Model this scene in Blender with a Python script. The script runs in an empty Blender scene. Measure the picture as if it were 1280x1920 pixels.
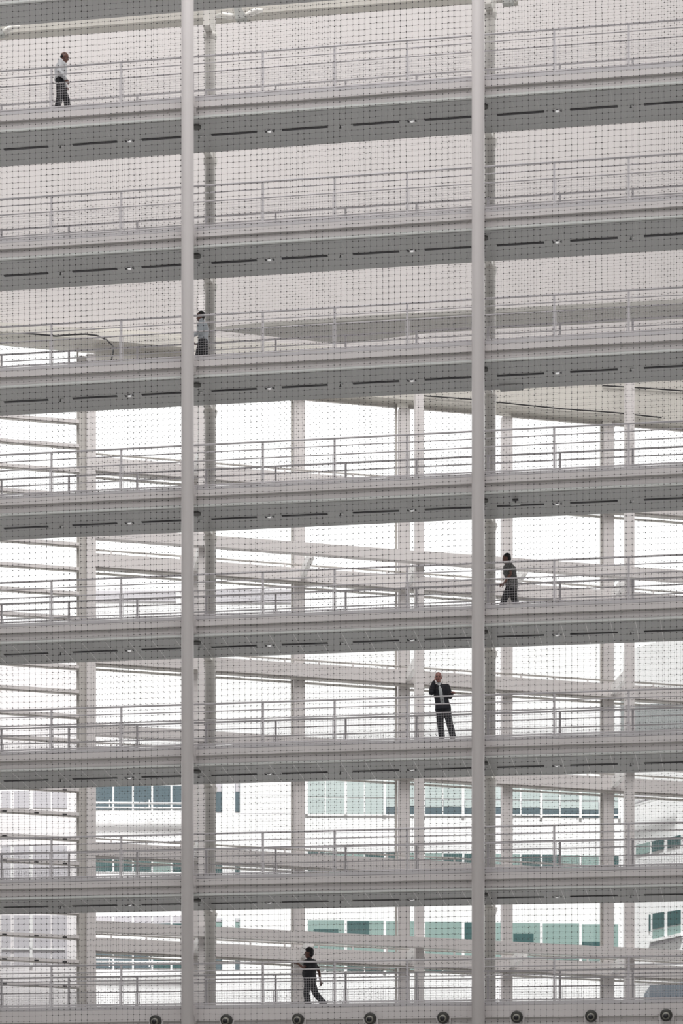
import bpy, bmesh, math, random
import numpy as np
from mathutils import Vector, Matrix
random.seed(7)
C = bpy.context.scene.collection
# ------------------------------------------------------------------ camera
F_PX = 4904.0; PHI = math.radians(9.776); CS, SN = math.cos(PHI), math.sin(PHI)
YH = 2740.0; CAM_Z = 1.6
cam_d = bpy.data.cameras.new('camera'); cam = bpy.data.objects.new('camera', cam_d); C.objects.link(cam)
cam.location = (0, 0, CAM_Z); cam.rotation_euler = (math.pi/2, 0, PHI)
cam_d.sensor_fit = 'AUTO'; cam_d.sensor_width = 36.0; cam_d.lens = F_PX/1920*36
cam_d.shift_y = (YH-960)/1920; cam_d.clip_end = 600; cam_d.clip_start = 1
sc = bpy.context.scene; sc.camera = cam
sc.view_settings.view_transform = 'Standard'; sc.view_settings.look = 'None'
sc.view_settings.gamma = 1; sc.view_settings.exposure = 0.0; sc.view_settings.use_curve_mapping = False
# ------------------------------------------------------------------ sky: hazy white, brighter beyond the glass end
w = bpy.data.worlds.new('sky'); sc.world = w; w.use_nodes = True
nt = w.node_tree; nt.nodes.clear()
tc = nt.nodes.new('ShaderNodeTexCoord'); sp = nt.nodes.new('ShaderNodeSeparateXYZ')
nt.links.new(tc.outputs['Generated'], sp.inputs[0])
rmp = nt.nodes.new('ShaderNodeMapRange'); rmp.inputs['From Min'].default_value = -0.1; rmp.inputs['From Max'].default_value = 0.55
rmp.inputs['To Min'].default_value = 0.145; rmp.inputs['To Max'].default_value = 1.65
nt.links.new(sp.outputs['Y'], rmp.inputs['Value'])
bg = nt.nodes.new('ShaderNodeBackground'); bg.inputs['Color'].default_value = (1, 0.985, 0.985, 1)
wo = nt.nodes.new('ShaderNodeOutputWorld')
nt.links.new(rmp.outputs[0], bg.inputs['Strength']); nt.links.new(bg.outputs[0], wo.inputs[0])
# sun behind the viewer, high over the roof: it only reaches the buildings outside
sd = bpy.data.lights.new('sun', 'SUN'); so = bpy.data.objects.new('sun', sd); C.objects.link(so)
sd.energy = 7.8; sd.angle = math.radians(8); so.rotation_euler = (math.radians(24), 0, math.radians(14)); so.location = (0, 0, 90)
# daylight of the glazed atrium roof
ad = bpy.data.lights.new('roof_daylight', 'AREA'); ao = bpy.data.objects.new('roof_daylight', ad); C.objects.link(ao)
ad.shape = 'RECTANGLE'; ad.size = 52; ad.size_y = 72; ad.energy = 56000; ad.color = (1, 0.975, 0.97)
ao.location = (-12, 51, 84)

# ------------------------------------------------------------------ materials
def mat(name, col, rough=0.5, metal=0.0, emit=None, var=0.0, scale=0.6, alpha=None):
    m = bpy.data.materials.new(name); m.use_nodes = True
    n = m.node_tree; b = n.nodes['Principled BSDF']
    b.inputs['Base Color'].default_value = (*col, 1); b.inputs['Roughness'].default_value = rough
    b.inputs['Metallic'].default_value = metal
    if emit: b.inputs['Emission Color'].default_value = (*emit[:3], 1); b.inputs['Emission Strength'].default_value = emit[3]
    if var:
        t = n.nodes.new('ShaderNodeTexCoord'); no = n.nodes.new('ShaderNodeTexNoise'); no.inputs['Scale'].default_value = scale
        no.inputs['Detail'].default_value = 4; r = n.nodes.new('ShaderNodeValToRGB')
        r.color_ramp.elements[0].position = 0.3; r.color_ramp.elements[1].position = 0.7
        r.color_ramp.elements[0].color = (*[c*(1-var) for c in col], 1); r.color_ramp.elements[1].color = (*[min(1, c*(1+var)) for c in col], 1)
        n.links.new(t.outputs['Object'], no.inputs['Vector']); n.links.new(no.outputs['Fac'], r.inputs[0]); n.links.new(r.outputs[0], b.inputs['Base Color'])
    return m
M = dict(
    white=mat('white_paint', (.74, .71, .71), .45, var=.03),
    rail=mat('rail_paint', (.62, .60, .62), .35),
    beam=mat('edge_beam_paint', (.72, .69, .685), .5, var=.03),
    curb=mat('curb_paint', (.60, .585, .60), .5),
    lip=mat('lip_paint', (.70, .72, .70), .5),
    gap=mat('shade_and_bolt_paint', (.50, .485, .47), .7), seam=mat('dark_seam', (.14, .14, .14), .7),
    floor=mat('deck_floor', (.50, .49, .48), .7, var=.05),
    wall=mat('wall_render', (.64, .615, .605), .7, var=.02, scale=.2),
    beige=mat('beige_soffit', (.66, .64, .59), .7, var=.04),
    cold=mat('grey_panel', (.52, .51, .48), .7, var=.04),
    colm=mat('column_paint', (.83, .795, .79), .4),
    backcol=mat('round_column_paint', (.70, .685, .65), .5),
    steel=mat('steel_frame_paint', (.76, .73, .72), .5),
    frame=mat('frame_paint', (.56, .54, .51), .5),
    brace=mat('brace_paint', (.95, .94, .93), .4),
    dark=mat('dark_metal', (.03, .03, .032), .5),
    slot=mat('slot_dark', (.015, .015, .018), .6),
    net=mat('net_cord', (.035, .03, .032), .8),
    ring=mat('nozzle_ring', (.24, .235, .20), .5), collar=mat('nozzle_collar', (.05, .05, .045), .5),
    lamp=mat('lamp_glass', (.9, .9, .9), .3, emit=(1, 1, 1, .35)), trim=mat('lamp_trim', (.5, .5, .5), .3),
    ext=mat('facade_white', (.86, .85, .85), .7, var=.015), extp=mat('facade_pinkish', (.86, .82, .83), .7, var=.015),
    teal=mat('window_teal', (.055, .115, .115), .15), tealm=mat('window_teal_pale', (.27, .37, .345), .25),
    tealb=mat('window_blind', (.50, .565, .555), .5), bluegl=mat('window_blue_grey', (.105, .145, .165), .2),
    greygl=mat('window_grey', (.57, .545, .575), .4), mull=mat('mullion_white', (.85, .84, .84), .5),
    joint=mat('panel_joint', (.70, .70, .70), .8), greyblk=mat('grey_block', (.34, .355, .355), .7, var=.06), bluebox=mat('blue_grey_box', (.27, .33, .40), .6, var=.05),
    ground=mat('atrium_floor', (.17, .165, .16), .6, var=.08), yard=mat('outside_paving', (.55, .54, .53), .8, var=.06), roof=mat('sun_block_slab', (.6, .58, .57), .7),
    node=mat('node_grey', (.45, .46, .44), .5), tube=mat('truss_tube', (.93, .92, .88), .4),
)
# soffit panels: pale joints every third of a bay, lower decks' grazing gloss painted into them
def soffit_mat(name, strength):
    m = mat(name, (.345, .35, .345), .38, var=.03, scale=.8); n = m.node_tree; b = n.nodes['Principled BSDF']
    src = b.inputs['Base Color'].links[0].from_socket
    t = n.nodes.new('ShaderNodeTexCoord'); s = n.nodes.new('ShaderNodeSeparateXYZ'); n.links.new(t.outputs['Object'], s.inputs[0])
    d = n.nodes.new('ShaderNodeMath'); d.operation = 'DIVIDE'; d.inputs[1].default_value = 2.015/3; n.links.new(s.outputs['X'], d.inputs[0])
    f = n.nodes.new('ShaderNodeMath'); f.operation = 'FRACT'; n.links.new(d.outputs[0], f.inputs[0])
    l = n.nodes.new('ShaderNodeMath'); l.operation = 'LESS_THAN'; l.inputs[1].default_value = .02; n.links.new(f.outputs[0], l.inputs[0])
    k = n.nodes.new('ShaderNodeMath'); k.operation = 'MULTIPLY'; k.inputs[1].default_value = strength; n.links.new(l.outputs[0], k.inputs[0])
    x = n.nodes.new('ShaderNodeMix'); x.data_type = 'RGBA'; x.inputs['B'].default_value = (.85, .85, .83, 1)
    n.links.new(k.outputs[0], x.inputs['Factor']); n.links.new(src, x.inputs['A']); n.links.new(x.outputs['Result'], b.inputs['Base Color'])
    return m
M['soffit'] = soffit_mat('soffit_panels', .12); M['soffit_j'] = soffit_mat('soffit_panels_gloss_joints', .75)
def glass_mat():
    m = bpy.data.materials.new('clear_glass'); m.use_nodes = True; n = m.node_tree; n.nodes.clear()
    o = n.nodes.new('ShaderNodeOutputMaterial'); mx = n.nodes.new('ShaderNodeMixShader'); mx.inputs[0].default_value = .05
    t = n.nodes.new('ShaderNodeBsdfTransparent'); t.inputs[0].default_value = (.97, .98, .975, 1); g = n.nodes.new('ShaderNodeBsdfGlossy'); g.inputs['Roughness'].default_value = .05
    n.links.new(t.outputs[0], mx.inputs[1]); n.links.new(g.outputs[0], mx.inputs[2]); n.links.new(mx.outputs[0], o.inputs[0]); return m
M['glass'] = glass_mat()

# ------------------------------------------------------------------ helpers
def tag(o, label=None, cat=None, group=None, kind=None):
    if label: o['label'] = label
    if cat: o['category'] = cat
    if group: o['group'] = group
    if kind: o['kind'] = kind
    return o
def empty(name, loc=(0, 0, 0), rz=0):
    o = bpy.data.objects.new(name, None); C.objects.link(o); o.location = loc; o.rotation_euler.z = rz; o.empty_display_size = .2
    return o
class MB:
    def __init__(s): s.v = []; s.f = []; s.sm = []
    def add(s, vs, fs, smooth=False):
        n = len(s.v); s.v += [tuple(p) for p in vs]; s.f += [tuple(i+n for i in f) for f in fs]; s.sm += [smooth]*len(fs); return s
    def hexa(s, p):   # 8 points: bottom 4 ccw, top 4
        return s.add(p, [(3, 2, 1, 0), (4, 5, 6, 7), (0, 1, 5, 4), (1, 2, 6, 5), (2, 3, 7, 6), (3, 0, 4, 7)])
    def box(s, x0, x1, y0, y1, z0, z1, e=0.0):   # e: fall per metre along x, from x = EX
        a = lambda x, y, z: (x, y, z - e*(x-EX))
        return s.hexa([a(x0, y0, z0), a(x1, y0, z0), a(x1, y1, z0), a(x0, y1, z0), a(x0, y0, z1), a(x1, y0, z1), a(x1, y1, z1), a(x0, y1, z1)])
    def tube(s, pts, r, n=10, caps=True):
        pts = [Vector(p) for p in pts]; rs = r if isinstance(r, (list, tuple)) else [r]*len(pts); base = len(s.v)
        for i, p in enumerate(pts):
            d = (pts[min(i+1, len(pts)-1)] - pts[max(i-1, 0)]).normalized()
            a = d.orthogonal().normalized() if i == 0 else (a - d*a.dot(d)).normalized()
            b = d.cross(a)
            s.v += [tuple(p + (a*math.cos(2*math.pi*k/n) + b*math.sin(2*math.pi*k/n))*rs[i]) for k in range(n)]
        for i in range(len(pts)-1):
            for k in range(n):
                k2 = (k+1) % n; s.f.append((base+i*n+k, base+i*n+k2, base+(i+1)*n+k2, base+(i+1)*n+k)); s.sm.append(True)
        if caps:
            s.f.append(tuple(base+k for k in reversed(range(n)))); s.f.append(tuple(base+(len(pts)-1)*n+k for k in range(n))); s.sm += [False, False]
        return s
    def prism(s, poly, axis, a0, a1):   # poly of (p,q) extruded along axis
        mk = {'x': lambda p, a: (a, p[0], p[1]), 'y': lambda p, a: (p[0], a, p[1]), 'z': lambda p, a: (p[0], p[1], a)}[axis]
        n = len(poly); vs = [mk(p, a0) for p in poly]+[mk(p, a1) for p in poly]
        return s.add(vs, [tuple(reversed(range(n))), tuple(range(n, 2*n))]+[(i, (i+1) % n, n+(i+1) % n, n+i) for i in range(n)])
    def ellipsoid(s, c, r, R=None, nu=14, nv=9):
        base = []
        for j in range(nv+1):
            th = math.pi*j/nv
            for i in range(nu):
                ph = 2*math.pi*i/nu; p = Vector((r[0]*math.sin(th)*math.cos(ph), r[1]*math.sin(th)*math.sin(ph), r[2]*math.cos(th)))
                if R is not None: p = R @ p
                base.append(tuple(p+Vector(c)))
        fs = [(j*nu+i, (j+1)*nu+i, (j+1)*nu+(i+1) % nu, j*nu+(i+1) % nu) for j in range(nv) for i in range(nu)]
        return s.add(base, fs, True)
    def loft(s, rings, n=14):   # rings: (centre, ax vector, ay vector)
        base = len(s.v)
        for c, ax, ay in rings:
            c, ax, ay = Vector(c), Vector(ax), Vector(ay)
            s.v += [tuple(c+ax*math.cos(2*math.pi*k/n)+ay*math.sin(2*math.pi*k/n)) for k in range(n)]
        for i in range(len(rings)-1):
            for k in range(n):
                k2 = (k+1) % n; s.f.append((base+i*n+k, base+i*n+k2, base+(i+1)*n+k2, base+(i+1)*n+k)); s.sm.append(True)
        s.f.append(tuple(base+k for k in reversed(range(n)))); s.f.append(tuple(base+(len(rings)-1)*n+k for k in range(n))); s.sm += [True, True]
        return s
    def mesh(s, name, m):
        me = bpy.data.meshes.new(name); me.from_pydata(s.v, [], s.f); me.polygons.foreach_set('use_smooth', s.sm)
        me.materials.append(m if not isinstance(m, str) else M[m]); me.validate()
        b = bmesh.new(); b.from_mesh(me); bmesh.ops.recalc_face_normals(b, faces=b.faces); b.to_mesh(me); b.free(); me.update(); return me
    def build(s, name, m, parent=None, loc=None):
        o = bpy.data.objects.new(name, s.mesh(name, m)); C.objects.link(o)
        if loc: o.location = loc
        if parent: o.parent = parent
        return o
def put(name, me, parent=None, loc=(0, 0, 0)):
    o = bpy.data.objects.new(name, me); C.objects.link(o); o.location = loc
    if parent: o.parent = parent
    return o
def local(mb, o):   # shift a builder's vertices into the frame of an unrotated empty
    l = o.location; mb.v = [(x-l.x, y-l.y, z-l.z) for x, y, z in mb.v]; return mb

# ------------------------------------------------------------------ the walkway grid
Y0 = 70.91; EX = -12.2; FALL = .0172; P = 2.015; DEPTH = 1.87
def Xat(u, Y):
    return Y*(CS*(u-640)/F_PX - SN)/(SN*(u-640)/F_PX + CS)
XP = Xat(627, Y0); X0 = XP - 6*P; NB = 12          # posts X0 + k P : k=6 stands at pixel 627
X1 = X0 + NB*P; YF = Y0-.5; YB = Y0+DEPTH+.5
def Zx(x): return -FALL*(x+12.2)
FLOOR = [CAM_Z+13.76-1.16+3.6*(8-i) for i in range(9)]
ORD = ['topmost', 'uppermost full', 'second full', 'third full', 'fourth full', 'fifth full', 'sixth full', 'seventh full', 'lowest']
HOW = ['cut off by the top edge', 'carrying the white-shirted man at far left', 'that is empty, second full one from the top',
       'carrying the man in a pale blue shirt', 'that is empty, with a small sign box under it',
       'carrying the man in a patterned dark shirt', 'carrying the standing man in a dark suit',
       'that is empty, second from the bottom', 'lowest one, with round black nozzles along its edge']

EXs = EX
# sloped slot mesh
EX = 0; slot_me = MB().box(-.65, .65, -.045, .045, -.014, .02, FALL).mesh('slot_diffuser', 'slot'); EX = EXs
cap_me = MB().tube([(0, 0, -.05), (0, 0, .02)], .125, 20).mesh('round_cap', 'collar')
bolt_me = MB().tube([(0, -.018, 0), (0, .018, 0)], .022, 8).mesh('bolt', 'gap')
def walkway(i):
    zf = FLOOR[i]
    root = empty('footbridge', (X0-.5, Y0+.9, zf)); tag(root, 'grey-white footbridge deck %s' % HOW[i], 'footbridge', 'stacked footbridges')
    a, b = X0-.5, X1+.5; E = FALL; dep = DEPTH if i else 1.08
    local(MB().box(a, b, Y0+.06, Y0+dep-.03, zf-.10, zf, E), root).build('deck_floor', 'floor', root)
    if i == 8:
        prof = dict(c=(0, -.10), f=(-.11, -.44), w=(-.46, -1.1), l=(-1.1, -1.18)); bot = 1.16
    else:
        prof = dict(c=(0, -.085), f=(-.10, -.27), w=(-.30, -.50), l=(-.50, -.575)); bot = .56
    bm = MB(); bm.box(a, b, Y0-.02, Y0+.14, zf+prof['f'][1], zf+prof['f'][0], E); bm.box(a, b, Y0+.05, Y0+.14, zf-bot+.005, zf+prof['f'][1], E)
    eb = local(bm, root).build('edge_beam', 'beam', root)
    local(MB().box(a, b, Y0+.005, Y0+.06, zf+prof['c'][1], zf+.0, E), root).build('curb_strip', 'curb', root)
    local(MB().box(a, b, Y0+.03, Y0+.05, zf+prof['f'][1]-.035, zf+prof['f'][1], E), root).build('shade_strip', 'gap', root)  # greyer strip paints the shade under the upper flange
    local(MB().box(a, b, Y0+.0, Y0+.06, zf+prof['f'][0], zf+prof['c'][1], E), root).build('upper_seam', 'seam', root); local(MB().box(a, b, Y0-.01, Y0+.05, zf+prof['l'][0]-.008, zf+prof['l'][0]+.004, E), root).build('lower_seam', 'seam', root)
    local(MB().box(a, b, Y0-.03, Y0+.05, zf+prof['l'][1]+.012, zf+prof['l'][0]-.008, E), root).build('bottom_flange', 'lip', root)
    bb = MB().box(a, b, Y0+dep-.12, Y0+dep-.03, zf-bot+.005, zf-.0, E); local(bb, root).build('rear_beam', 'beam', root)
    s = local(MB().box(a, b, Y0+.05, Y0+dep, zf-bot-.02, zf-bot+.005, E), root).build('soffit', 'soffit_j' if i >= 5 else 'soffit', root)
    zs = zf-bot-.02
    if 0 < i < 8:
        for k in range(NB):
            x = X0+(k+.5)*P; put('slot_diffuser', slot_me, root, (x-root.location.x, .02, zs+Zx(x)-root.location.z))
        for k in (4, 8):
            x = X0+k*P+.05; put('round_cap', cap_me, root, (x-root.location.x, Y0+.40-root.location.y, zs+Zx(x)-root.location.z))
    # tiny bolts along the painted shade strip
    if i:
        for k in range(int((b-a)/.84)):
            x = a+.3+k*.84; put('bolt', bolt_me, root, (x-root.location.x, Y0+.035-root.location.y, prof['f'][1]-.05+Zx(x)))
    return root
decks = [walkway(i) for i in range(9)]

# ------------------------------------------------------------------ railings (posts plumb, rails follow the fall)
EXs = EX; EX = 0
post_me = MB().box(-.03, .03, -.012, .012, -.09, 1.15).mesh('post', 'rail')
pm = MB(); L = P-.10; x0 = .05
pm.box(x0, x0+L, -.008, .008, .70, .715, FALL); pm.box(x0, x0+L, -.008, .008, .045, .06, FALL)
pm.box(x0, x0+.015, -.008, .008, .05, .71, FALL); pm.box(x0+L-.015, x0+L, -.008, .008, .05, .71, FALL)
nx = 28
for k in range(1, nx): xx = x0+L*k/nx; pm.box(xx-.0023, xx+.0023, -.002, .002, .05, .71, FALL)
for k in range(1, 10): zz = .05+.66*k/10; pm.box(x0, x0+L, -.0035, .0025, zz-.0017, zz+.0017, FALL)
panel_me = pm.mesh('mesh_panel', 'rail'); EX = EXs
def railing(i, y, front):
    zf = FLOOR[i]; root = empty('railing', (X0, y, zf+Zx(X0)))
    side = 'front' if front else 'rear'
    WHO = ['', 'man in the white shirt', 'second full footbridge from top', 'man in pale blue shirt', 'footbridge above the patterned-shirt man', 'man in patterned shirt',
           'man in dark suit', 'second footbridge from bottom', 'man in black'][i]
    where = ('in front of the ' if front else 'behind the ')
    lab = 'white pipe and mesh railing %s%s' % (where, WHO)
    if i in (2, 4, 7): lab = 'white pipe and mesh railing, %s edge of the %s' % (side, WHO)
    tag(root, lab, 'railing', 'footbridge railings')
    lx = P*NB
    def rail(nm, z, r): MB().tube([(-.45, 0, z+FALL*.45), (lx+.45, 0, z-FALL*(lx+.45))], r, 10).build(nm, 'rail', root)
    rail('handrail', 1.16, .027); rail('rail', .955, .016); rail('rail', .715, .018); rail('bottom_rail', .03, .016)
    for k in range(NB+1): put('post', post_me, root, (k*P, 0, -FALL*k*P))
    for k in range(NB): put('mesh_panel', panel_me, root, (k*P, 0, -FALL*k*P))
for i in range(1, 9):
    railing(i, Y0+.02, True); railing(i, Y0+DEPTH-.05, False)

# ------------------------------------------------------------------ soffit lights and sprinklers
def downlight():
    r = empty('downlight')
    MB().tube([(0, 0, -.012), (0, 0, .02)], .12, 24).build('trim_ring', 'trim', r)
    MB().tube([(0, 0, -.03), (0, 0, -.012)], .045, 16).build('lamp', 'lamp', r)
    MB().box(-.125, -.07, -.05, .05, -.02, 0).box(.085, .125, -.05, .05, -.02, 0).box(-.04, .04, -.085, -.05, -.02, 0).build('baffle', 'slot', r)
    return r
def sprinkler():
    r = empty('sprinkler_head')
    MB().tube([(0, 0, -.06), (0, 0, .02)], .012, 8).tube([(0, 0, -.07), (0, 0, -.058)], .03, 12).build('deflector', 'dark', r)
    MB().tube([(.06, 0, -.03), (.06, 0, .01)], .03, 12).build('sensor', 'trim', r)
    return r
def clone(root, loc):
    c = root.copy(); C.objects.link(c); c.location = loc
    for ch in root.children:
        d = ch.copy(); C.objects.link(d); d.parent = c
    return c
LEV = ['', 'topmost full footbridge', 'second full footbridge', 'third full footbridge', 'fourth full footbridge', 'fifth full footbridge',
       'sixth full footbridge', 'seventh full footbridge']
def place_name(k):
    return {2: 'nearest left edge', 3: 'left of left column', 4: 'at left column', 5: 'right of left column', 6: 'midway between columns',
            7: 'left of right column', 8: 'at right column', 9: 'right of right column', 10: 'nearest right edge'}[k]
protoD = protoS = None
for i in range(1, 8):
    zs = FLOOR[i]-.58
    for k in range(2, 11):
        x = X0+k*P; loc = (x, Y0+.92, zs+Zx(x))
        if k % 2 == 1:
            if protoD is None: protoD = downlight(); protoD.location = loc; o = protoD
            else: o = clone(protoD, loc)
            tag(o, 'round recessed downlight under %s, %s' % (LEV[i], place_name(k)), 'ceiling light', 'downlights under the footbridges')
        else:
            if protoS is None: protoS = sprinkler(); protoS.location = loc; o = protoS
            else: o = clone(protoS, loc)
            tag(o, 'tiny dark sprinkler under %s, %s' % (LEV[i], place_name(k)), 'sprinkler', 'sprinkler heads under the footbridges')
# sign box under the fourth walkway
xs = Xat(966, Y0+.5); zz = FLOOR[4]-.58+Zx(xs)
r = empty('sign_box', (xs, Y0+.55, zz)); tag(r, 'small pale box on a dark bracket hanging under the fourth full footbridge', 'sign')
MB().box(-.13, .13, -.02, .02, -.13, -.06).build('housing', 'lip', r); EXs = EX; EX = 0
MB().box(-.08, .08, -.12, -.02, -.025, -.0).box(-.02, .02, -.03, .0, -.07, -.0).build('bracket', 'dark', r); EX = EXs
# open hatch under the third walkway
xs = Xat(957, Y0+1.5); zz = FLOOR[3]-.58+Zx(xs)
r = MB().hexa([(-.32, -.05, -.03), (.32, -.05, -.02), (.32, .30, -.055), (-.32, .30, -.065), (-.32, -.05, -.0), (.32, -.05, -.0), (.32, .30, -.03), (-.32, .30, -.04)]).build('access_hatch', 'soffit', None, (xs, Y0+1.56, zz))
tag(r, 'grey access panel hanging ajar under the third full footbridge near right column', 'hatch')

# ------------------------------------------------------------------ air nozzles on the lowest walkway
def nozzle():
    r = empty('air_nozzle')
    MB().prism([(-.20, -.4), (.20, -.4), (.20, .20), (-.20, .20)], 'y', .0, .05).build('mounting_plate', 'beam', r)
    MB().loft([((0, -.06, 0), (.165, 0, 0), (0, 0, .165)), ((0, -.13, 0), (.155, 0, 0), (0, 0, .155)), ((0, -.14, 0), (.14, 0, 0), (0, 0, .14))], 28).loft([((0, 0, 0), (.165, 0, 0), (0, 0, .165)), ((0, -.062, 0), (.165, 0, 0), (0, 0, .165))], 28).build('collar', 'collar', r)
    MB().loft([((0, -.13, -.035), (.105, 0, 0), (0, 0, .105)), ((0, -.20, -.045), (.10, 0, 0), (0, 0, .10)), ((0, -.235, -.05), (.085, 0, 0), (0, 0, .085))], 24).build('inner_ring', 'ring', r)
    MB().loft([((0, -.22, -.05), (.07, 0, 0), (0, 0, .07)), ((0, -.245, -.055), (.068, 0, 0), (0, 0, .068))], 20).build('throat', 'slot', r)
    return r
nz = None; NZN = ['left of left column', 'first right of left column', 'below the man in black', 'third right of left column', 'nearest left of right column',
                  'first right of right column', 'second right of right column', 'at right picture edge']
for q, k in enumerate(range(3, 11)):
    x = X0+(k+.5)*P; loc = (x, Y0-.03, FLOOR[8]-.44+Zx(x))
    if nz is None: nz = nozzle(); nz.location = loc; o = nz
    else: o = clone(nz, loc)
    tag(o, 'round black air nozzle on lowest footbridge, %s' % NZN[q], 'air nozzle', 'air nozzles')

# ------------------------------------------------------------------ columns
for k, side in ((4, 'left'), (8, 'right')):
    x = X0+k*P
    r = empty('round_column', (x, YF, 0)); tag(r, 'tall white round column in front of the footbridges, %s one' % side, 'column', 'front columns')
    MB().tube([(0, 0, 0), (0, 0, 85)], .172, 36).build('shaft', 'colm', r)
    for i in range(9):
        z = FLOOR[i]+Zx(x)
        MB().prism([(.08, -.10), (.60, -.02), (.60, -.50), (.50, -.50), (.10, -.22)], 'x', -.13, .13).build('bracket_arm', 'colm', r, (0, 0, z))
    x2 = x
    r = empty('round_column', (x2, YB, 0)); tag(r, 'slimmer grey round column behind the footbridges, beside the %s front column' % side, 'column', 'rear columns')
    MB().tube([(0, 0, 0), (0, 0, 85)], .158, 32).build('shaft', 'backcol', r)
    for i in range(9):
        z = FLOOR[i]+Zx(x)
        MB().prism([(-.52, -.05), (-.1, -.05), (-.02, -.58), (-.52, -.58)], 'x', -.10, .10).build('bracket_arm', 'backcol', r, (0, 0, z))
        MB().tube([(0, 0, -.76), (0, 0, -.66), (0, 0, -.56)], [.158, .185, .21], 32).build('collar', 'backcol', r, (0, 0, z))

# ------------------------------------------------------------------ safety nets
def net(name, y, px, pz, x_lo, x_hi, z_lo, z_hi, cord, knot, seed, label):
    rng = np.random.RandomState(seed)
    nx = int((x_hi-x_lo)/px)+1; nz = int((z_hi-z_lo)/pz)+1
    I, J = np.meshgrid(np.arange(nx), np.arange(nz), indexing='ij')
    low = lambda a, b, p, q: np.sin(I*a+p)*np.cos(J*b+q)
    X = x_lo+I*px+.012*low(.09, .13, seed, 1)+rng.normal(0, .0028, I.shape)
    Y = y+.03*low(.07, .05, 2, seed)
    Z = z_lo+J*pz-FALL*(X-EX)+.018*low(.11, .07, seed, 3)+rng.normal(0, .004, I.shape)
    Pn = np.stack([X, Y, Z], -1)
    V = []; Fc = []; off = 0
    def strand(A, ax):   # A: (n,m,3) strands along axis 1, 3-sided
        nonlocal off
        n, m = A.shape[:2]; vs = np.zeros((n, m, 3, 3))
        for c in range(3):
            a = 2*math.pi*c/3+math.pi/2; d = np.array([math.cos(a), math.sin(a), 0]) if ax == 'z' else np.array([0, math.cos(a), math.sin(a)])
            vs[:, :, c] = A+d*cord*.5
        V.append(vs.reshape(-1, 3)); idx = off+np.arange(n*m*3).reshape(n, m, 3)
        for c in range(3):
            c2 = (c+1) % 3; Fc.append(np.stack([idx[:, :-1, c], idx[:, :-1, c2], idx[:, 1:, c2], idx[:, 1:, c]], -1).reshape(-1, 4))
        off += n*m*3
    # horizontals sag slightly between knots
    mid = (Pn[:-1]+Pn[1:])/2; mid[..., 2] -= .006
    H = np.zeros((2*nx-1, nz, 3)); H[::2] = Pn; H[1::2] = mid
    strand(Pn, 'z'); strand(H.transpose(1, 0, 2), 'x')
    # knots: small boxes
    h = knot*.5; cn = np.array([(-1, -1, -1), (1, -1, -1), (1, 1, -1), (-1, 1, -1), (-1, -1, 1), (1, -1, 1), (1, 1, 1), (-1, 1, 1)])*np.array([h*1.1, h, h*.8])
    K = Pn.reshape(-1, 3); vs = K[:, None]+cn[None]; V.append(vs.reshape(-1, 3)); n = len(K)
    q = np.array([(3, 2, 1, 0), (4, 5, 6, 7), (0, 1, 5, 4), (1, 2, 6, 5), (2, 3, 7, 6), (3, 0, 4, 7)])
    Fc.append((off+np.arange(n)[:, None, None]*8+q[None]).reshape(-1, 4))
    V = np.concatenate(V); Fa = np.concatenate(Fc)
    me = bpy.data.meshes.new(name); me.vertices.add(len(V)); me.vertices.foreach_set('co', V.ravel())
    me.loops.add(len(Fa)*4); me.loops.foreach_set('vertex_index', Fa.ravel().astype(np.int32)); me.polygons.add(len(Fa))
    me.polygons.foreach_set('loop_start', (np.arange(len(Fa))*4).astype(np.int32)); me.update(calc_edges=True); me.validate()
    me.materials.append(M['net']); o = bpy.data.objects.new(name, me); C.objects.link(o)
    tag(o, label, 'safety net'); return o
net('safety_net', Y0-.22, .1665, .160, X0-.2, X1+.2, FLOOR[8]-1.4, FLOOR[0]+1.2, .0036, .0195, 1, 'dark square-meshed safety net hung across the whole near side of the footbridges')
net('safety_net', Y0+DEPTH+.16, .1665, .160, X0-.2, X1+.2, FLOOR[8]-1.4, FLOOR[0]+1.2, .0026, .0145, 5, 'dark square-meshed safety net hung along the far side of the footbridges')
#NEXT

# ------------------------------------------------------------------ frames turned about z, for what stands behind
class Frame:
    def __init__(s, D, th, lat=0.0):   # D depth at pixel 640, th = how much the plane turns away to the right
        s.D, s.th, s.lat = D, th, lat; s.rz = PHI+th; s.c, s.s = math.cos(th), math.sin(th)
        s.o = Vector((-SN*D+CS*lat, CS*D+SN*lat, 0)); s.m = Matrix.Rotation(s.rz, 4, 'Z')
    def w(s, u, y=0.0):
        k = (u-640)/F_PX; return (k*(s.D+y*s.c)+y*s.s-s.lat)/(s.c-k*s.s)
    def z(s, u, v, y=0.0):
        d = s.D+s.w(u, y)*s.s+y*s.c; return CAM_Z+(YH-v)*d/F_PX
    def root(s, name, w, y, z):
        o = empty(name, s.o+s.m.to_3x3() @ Vector((w, y, 0))+Vector((0, 0, z)), s.rz); base[o.name] = (w, y, z); return o
    def build(s, mb, name, m, parent=None):
        if parent is not None: b = base[parent.name]
        else:
            xs = [p[0] for p in mb.v]; ys = [p[1] for p in mb.v]; b = ((min(xs)+max(xs))/2, (min(ys)+max(ys))/2, min(p[2] for p in mb.v))
        mb.v = [(p[0]-b[0], p[1]-b[1], p[2]-b[2]) for p in mb.v]
        o = mb.build(name, m, parent)
        if parent is None: o.location = s.o+s.m.to_3x3() @ Vector((b[0], b[1], 0))+Vector((0, 0, b[2])); o.rotation_euler.z = s.rz
        return o
base = {}
EX = 0.0
G = Frame(100.3, math.radians(9.2))       # glazed end of the atrium
E_ = FALL
YA = -2.9                                 # inner row of posts stands this much nearer
zG = lambda v, y=0.0: G.z(640, v, y)      # heights quoted on pixel column 640
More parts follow.
